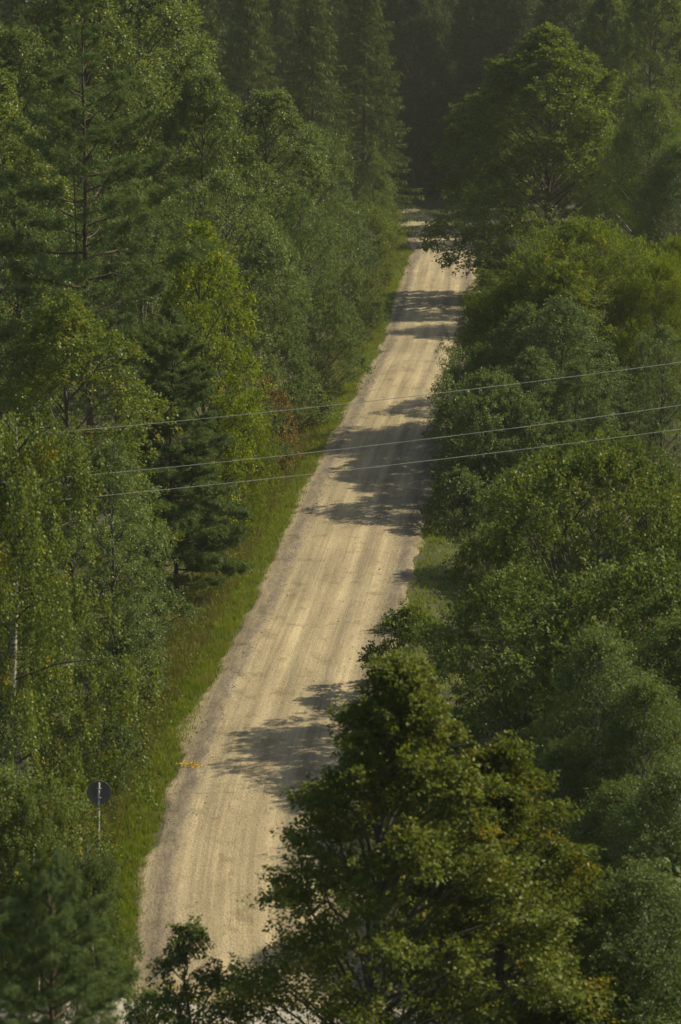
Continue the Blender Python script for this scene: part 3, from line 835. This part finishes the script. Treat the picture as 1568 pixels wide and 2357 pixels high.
tree('alder_b', 1122, 178, 615, 'dark bush at the foot of the large linden, reaching over the road', 'bush', 'linden', 1.25, 1.2)
tree('birch_young', 1500, 185, 220, 'pale green birch right of the large linden', 'tree', 'birch_green', 1.0, 2.2)
tree('birch_young', 1570, 180, 330, 'pale green birch at the right edge above the willow', 'tree', 'birch_green', 1.1, 1.2)
tree('linden', 1400, 262, -20, 'leafy linden rising behind the large linden', 'tree', 'linden', .8, 4.2)
tree('aspen', 1510, 250, -60, 'leafy tree in the upper right corner', 'tree', 'linden', 1.0, .8)

tree('hazel', 1115, 127, 790, 'rounded bush at the right road edge just above the highest wire', 'bush', 'alder', .75, 1)
tree('hazel', 1170, 146, 700, 'dark bush at the right road edge under the willow', 'bush', 'hazel', .8, 2)
tree('alder_b', 1215, 126, 700, 'leafy alder added between the lower willow and the wires to shade the road', 'tree', 'alder', 1.15, 2)  # added as a taller caster for the road shadow
tree('hazel', 1430, 130, 850, 'bush in front of the domed willow', 'bush', 'alder', 1.0, 3)
tree('hazel', 1400, 104, 1010, 'dark bush in the hollow below the middle wire on the right', 'bush', 'linden', 1.0, 3)
tree('hazel', 1230, 103, 1075, 'dark bush in the shade under the lowest wire', 'bush', 'linden', .9, 5)
tree('alder_b', 1250, 150, 620, 'leafy alder tucked under the left side of the domed willow', 'tree', 'willow', .8, 5)
tree('hazel', 1500, 70, 1330, 'dark bush behind the slim birches at the right edge', 'bush', 'linden', 1.0, 5)
tree('hazel', 1165, 200, 560, 'low dark bush under the left boughs of the large linden', 'bush', 'linden', .9, 2)
tree('alder_b', 110, 82, 1300, 'alder behind the hanging strands of the weeping birch', 'tree', 'alder', 1.0, 2)
tree('shrub', 330, 92, 1330, 'leafy bush at the foot of the alder above the dry grass', 'bush', 'alder', 1.3, 2)
tree('shrub', 215, 79, 1500, 'dark bush between the weeping birch and the dry grass', 'bush', 'hazel', 1.1, 3)
tree('alder_b', 1225, 120, 800, 'alder added between two wires right of the dark roadside bush to shade the road', 'tree', 'alder', 1.15, 1)  # extra tree, added to widen the shadow across the road
tree('alder_b', 1215, 138, 640, 'leafy alder behind the lower willow', 'tree', 'willow', 1.1, 3)
tree('alder_b', 1300, 131, 610, 'leafy alder added inside the lower edge of the domed willow to shade the road', 'tree', 'willow', 1.2, 1)  # added caster closing gaps in the road shadow, leaves matched to the willow
tree('alder_b', 1300, 124, 690, 'dense alder added above the highest wire to shade the road', 'tree', 'alder', 1.2, 4)  # another added caster, thickens the mid-road shadow
tree('willow', 1515, 133, 630, 'low yellowing willow at the right edge in front of the domed willow', 'bush', 'limegreen', .7, 4)
# taller trees standing just right of the picture, shading the lower right corner
for (x, y, h, w, l) in ((17, 67, 14, 1.0, 'alder just right of the picture beside the slim birches'), (18.5, 58, 14.5, 1.0, 'alder just right of the picture nearest the camera'), (19, 77, 13.5, 1.0, 'alder just right of the picture behind the hazels'), (22, 109, 13, 1.0, 'unseen alder added right of the picture to shade the hollow under the wires')):  # the last one is added out of view to shade the hollow bushes
    tree_at('alder_a', x, y, h, l, 'tree', 'linden', w)
# forest wall beyond the bend
g = np.random.default_rng(77)
kinds = ['aspen', 'linden', 'aspen', 'alder_a', 'spruce_b']
cnt = 0
for Yr in (306, 318, 332, 348, 368, 392):
    for xx in np.arange(-52, 62, 6.2):
        x = xx + g.uniform(-2, 2); y = Yr + g.uniform(-4, 4)
        d, _ = road_dist(np.array([x]), np.array([y]))
        if d[0] < 10 or x < -8 and y < 315: continue
        k = kinds[g.integers(0, 5)]
        con = 'spruce' in k
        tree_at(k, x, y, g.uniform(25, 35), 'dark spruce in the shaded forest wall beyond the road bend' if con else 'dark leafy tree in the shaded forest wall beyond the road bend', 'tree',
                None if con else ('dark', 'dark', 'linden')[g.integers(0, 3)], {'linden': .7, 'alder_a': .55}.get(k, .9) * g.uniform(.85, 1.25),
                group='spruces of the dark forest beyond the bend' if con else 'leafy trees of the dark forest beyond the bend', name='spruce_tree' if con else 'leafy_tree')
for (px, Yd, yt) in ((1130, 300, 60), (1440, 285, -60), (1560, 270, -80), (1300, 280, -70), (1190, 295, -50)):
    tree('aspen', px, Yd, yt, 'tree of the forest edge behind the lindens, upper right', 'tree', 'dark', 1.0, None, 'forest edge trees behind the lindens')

# ------------------------------------------------------------------ round road sign seen from behind
def sign():
    base = at_Y(226, 2020, 65.0)
    x, Y_ = base[0], 65.0
    z0 = tz(x, Y_)
    top = at_Y(226, 1822, Y_)[2]
    o = empty('road_sign', (x, Y_, z0), math.radians(3), label='round road sign on a grey post, seen from behind, beside the left verge', category='road sign')
    h = top - z0
    o.rotation_euler = (math.radians(1.2), math.radians(1.5), math.radians(5))
    t = Tubes(); t.add([[0, -.045, -.3], [0, -.045, h + .30], [0, -.045, h + .305]], [.033, .033, .001], 10)
    mg = noise_mat('galvanised_steel', (.16, .165, .16), (.24, .24, .23), ns=6, rough=.55, bump=0)
    mp = noise_mat('grey_painted_back', (.075, .08, .08), (.10, .105, .10), ns=4, rough=.6, bump=0)
    link('post', t.mesh('post', mg), o)
    n = 40; a_ = np.arange(n) / n * 2 * math.pi
    V = []
    for (yy, r) in ((0, .0), (0, .335), (-.012, .345), (-.012, .35), (.012, .35), (.012, .0)):
        V.append(np.c_[np.cos(a_) * r, np.full(n, yy), np.sin(a_) * r + h])
    V = np.vstack(V); F = []
    for k in range(5):
        F += [[k * n + j, k * n + (j + 1) % n, (k + 1) * n + (j + 1) % n, (k + 1) * n + j] for j in range(n)]
    link('sign_plate', mesh_from('sign_plate', V, [np.array(F)], mp), o)
    for zz in (-.14, .14):
        c = Tubes(); c.add([[-.06, -.02, h + zz], [-.055, -.085, h + zz], [.055, -.085, h + zz], [.06, -.02, h + zz]], .014, 6)
        link('clamp', c.mesh('clamp', mg), o)
sign()

# ------------------------------------------------------------------ overhead wires
mw = noise_mat('weathered_aluminium_wire', (.30, .30, .26), (.42, .42, .36), ns=2, rough=.5, bump=0)
def wire(pl, pm, pr, Y0, label):
    # passes picture points left, middle, right at a depth plane that slants slightly
    A = at_Y(pl[0], pl[1], Y0 - 0.5); B = at_Y(pm[0], pm[1], Y0); C = at_Y(pr[0], pr[1], Y0 + .5)
    xs_ = np.array([A[0], B[0], C[0]]); cz = np.polyfit(xs_, [A[2], B[2], C[2]], 2)
    xx = np.linspace(-34, 34, 90)
    yy = Y0 + xx / (C[0] - A[0])
    t = Tubes(); t.add(np.c_[xx, yy, np.polyval(cz, xx)], .0115, 6)
    me = t.mesh('power_line', mw)
    link('power_line', me, label=label, category='power line', group='overhead wires crossing the road')
wire((100, 998), (830, 926), (1568, 834), 80, 'highest of three thin wires crossing the road')
wire((85, 1104), (870, 1025), (1568, 933), 77, 'middle of three thin wires crossing the road')
wire((75, 1157), (850, 1077), (1568, 988), 76, 'lowest of three thin wires crossing the road')
tris = sum(len(m.polygons) * 2 for m in bpy.data.meshes)
print('TRIS approx', tris, 'objects', len(bpy.data.objects))
# ------------------------------------------------------------------ thin haze added over the whole place to lift the dark tones
def haze(dens):
    me = mesh_from('haze', [[-950, -350, -8], [950, -350, -8], [950, 1600, -8], [-950, 1600, -8], [-950, -350, 46], [950, -350, 46], [950, 1600, 46], [-950, 1600, 46]],
                   [np.array([[0, 3, 2, 1], [4, 5, 6, 7], [0, 1, 5, 4], [1, 2, 6, 5], [2, 3, 7, 6], [3, 0, 4, 7]])])
    m = bpy.data.materials.new('thin_haze'); m.use_nodes = True; n = m.node_tree; n.nodes.clear()
    out = n.nodes.new('ShaderNodeOutputMaterial'); v = n.nodes.new('ShaderNodeVolumePrincipled')
    v.inputs['Color'].default_value = (.84, .90, .80, 1); v.inputs['Density'].default_value = dens
    n.links.new(v.outputs[0], out.inputs['Volume']); me.materials.append(m)
    o = link('haze', me, kind='stuff')
    o.display_type = 'WIRE'
haze(.00014)
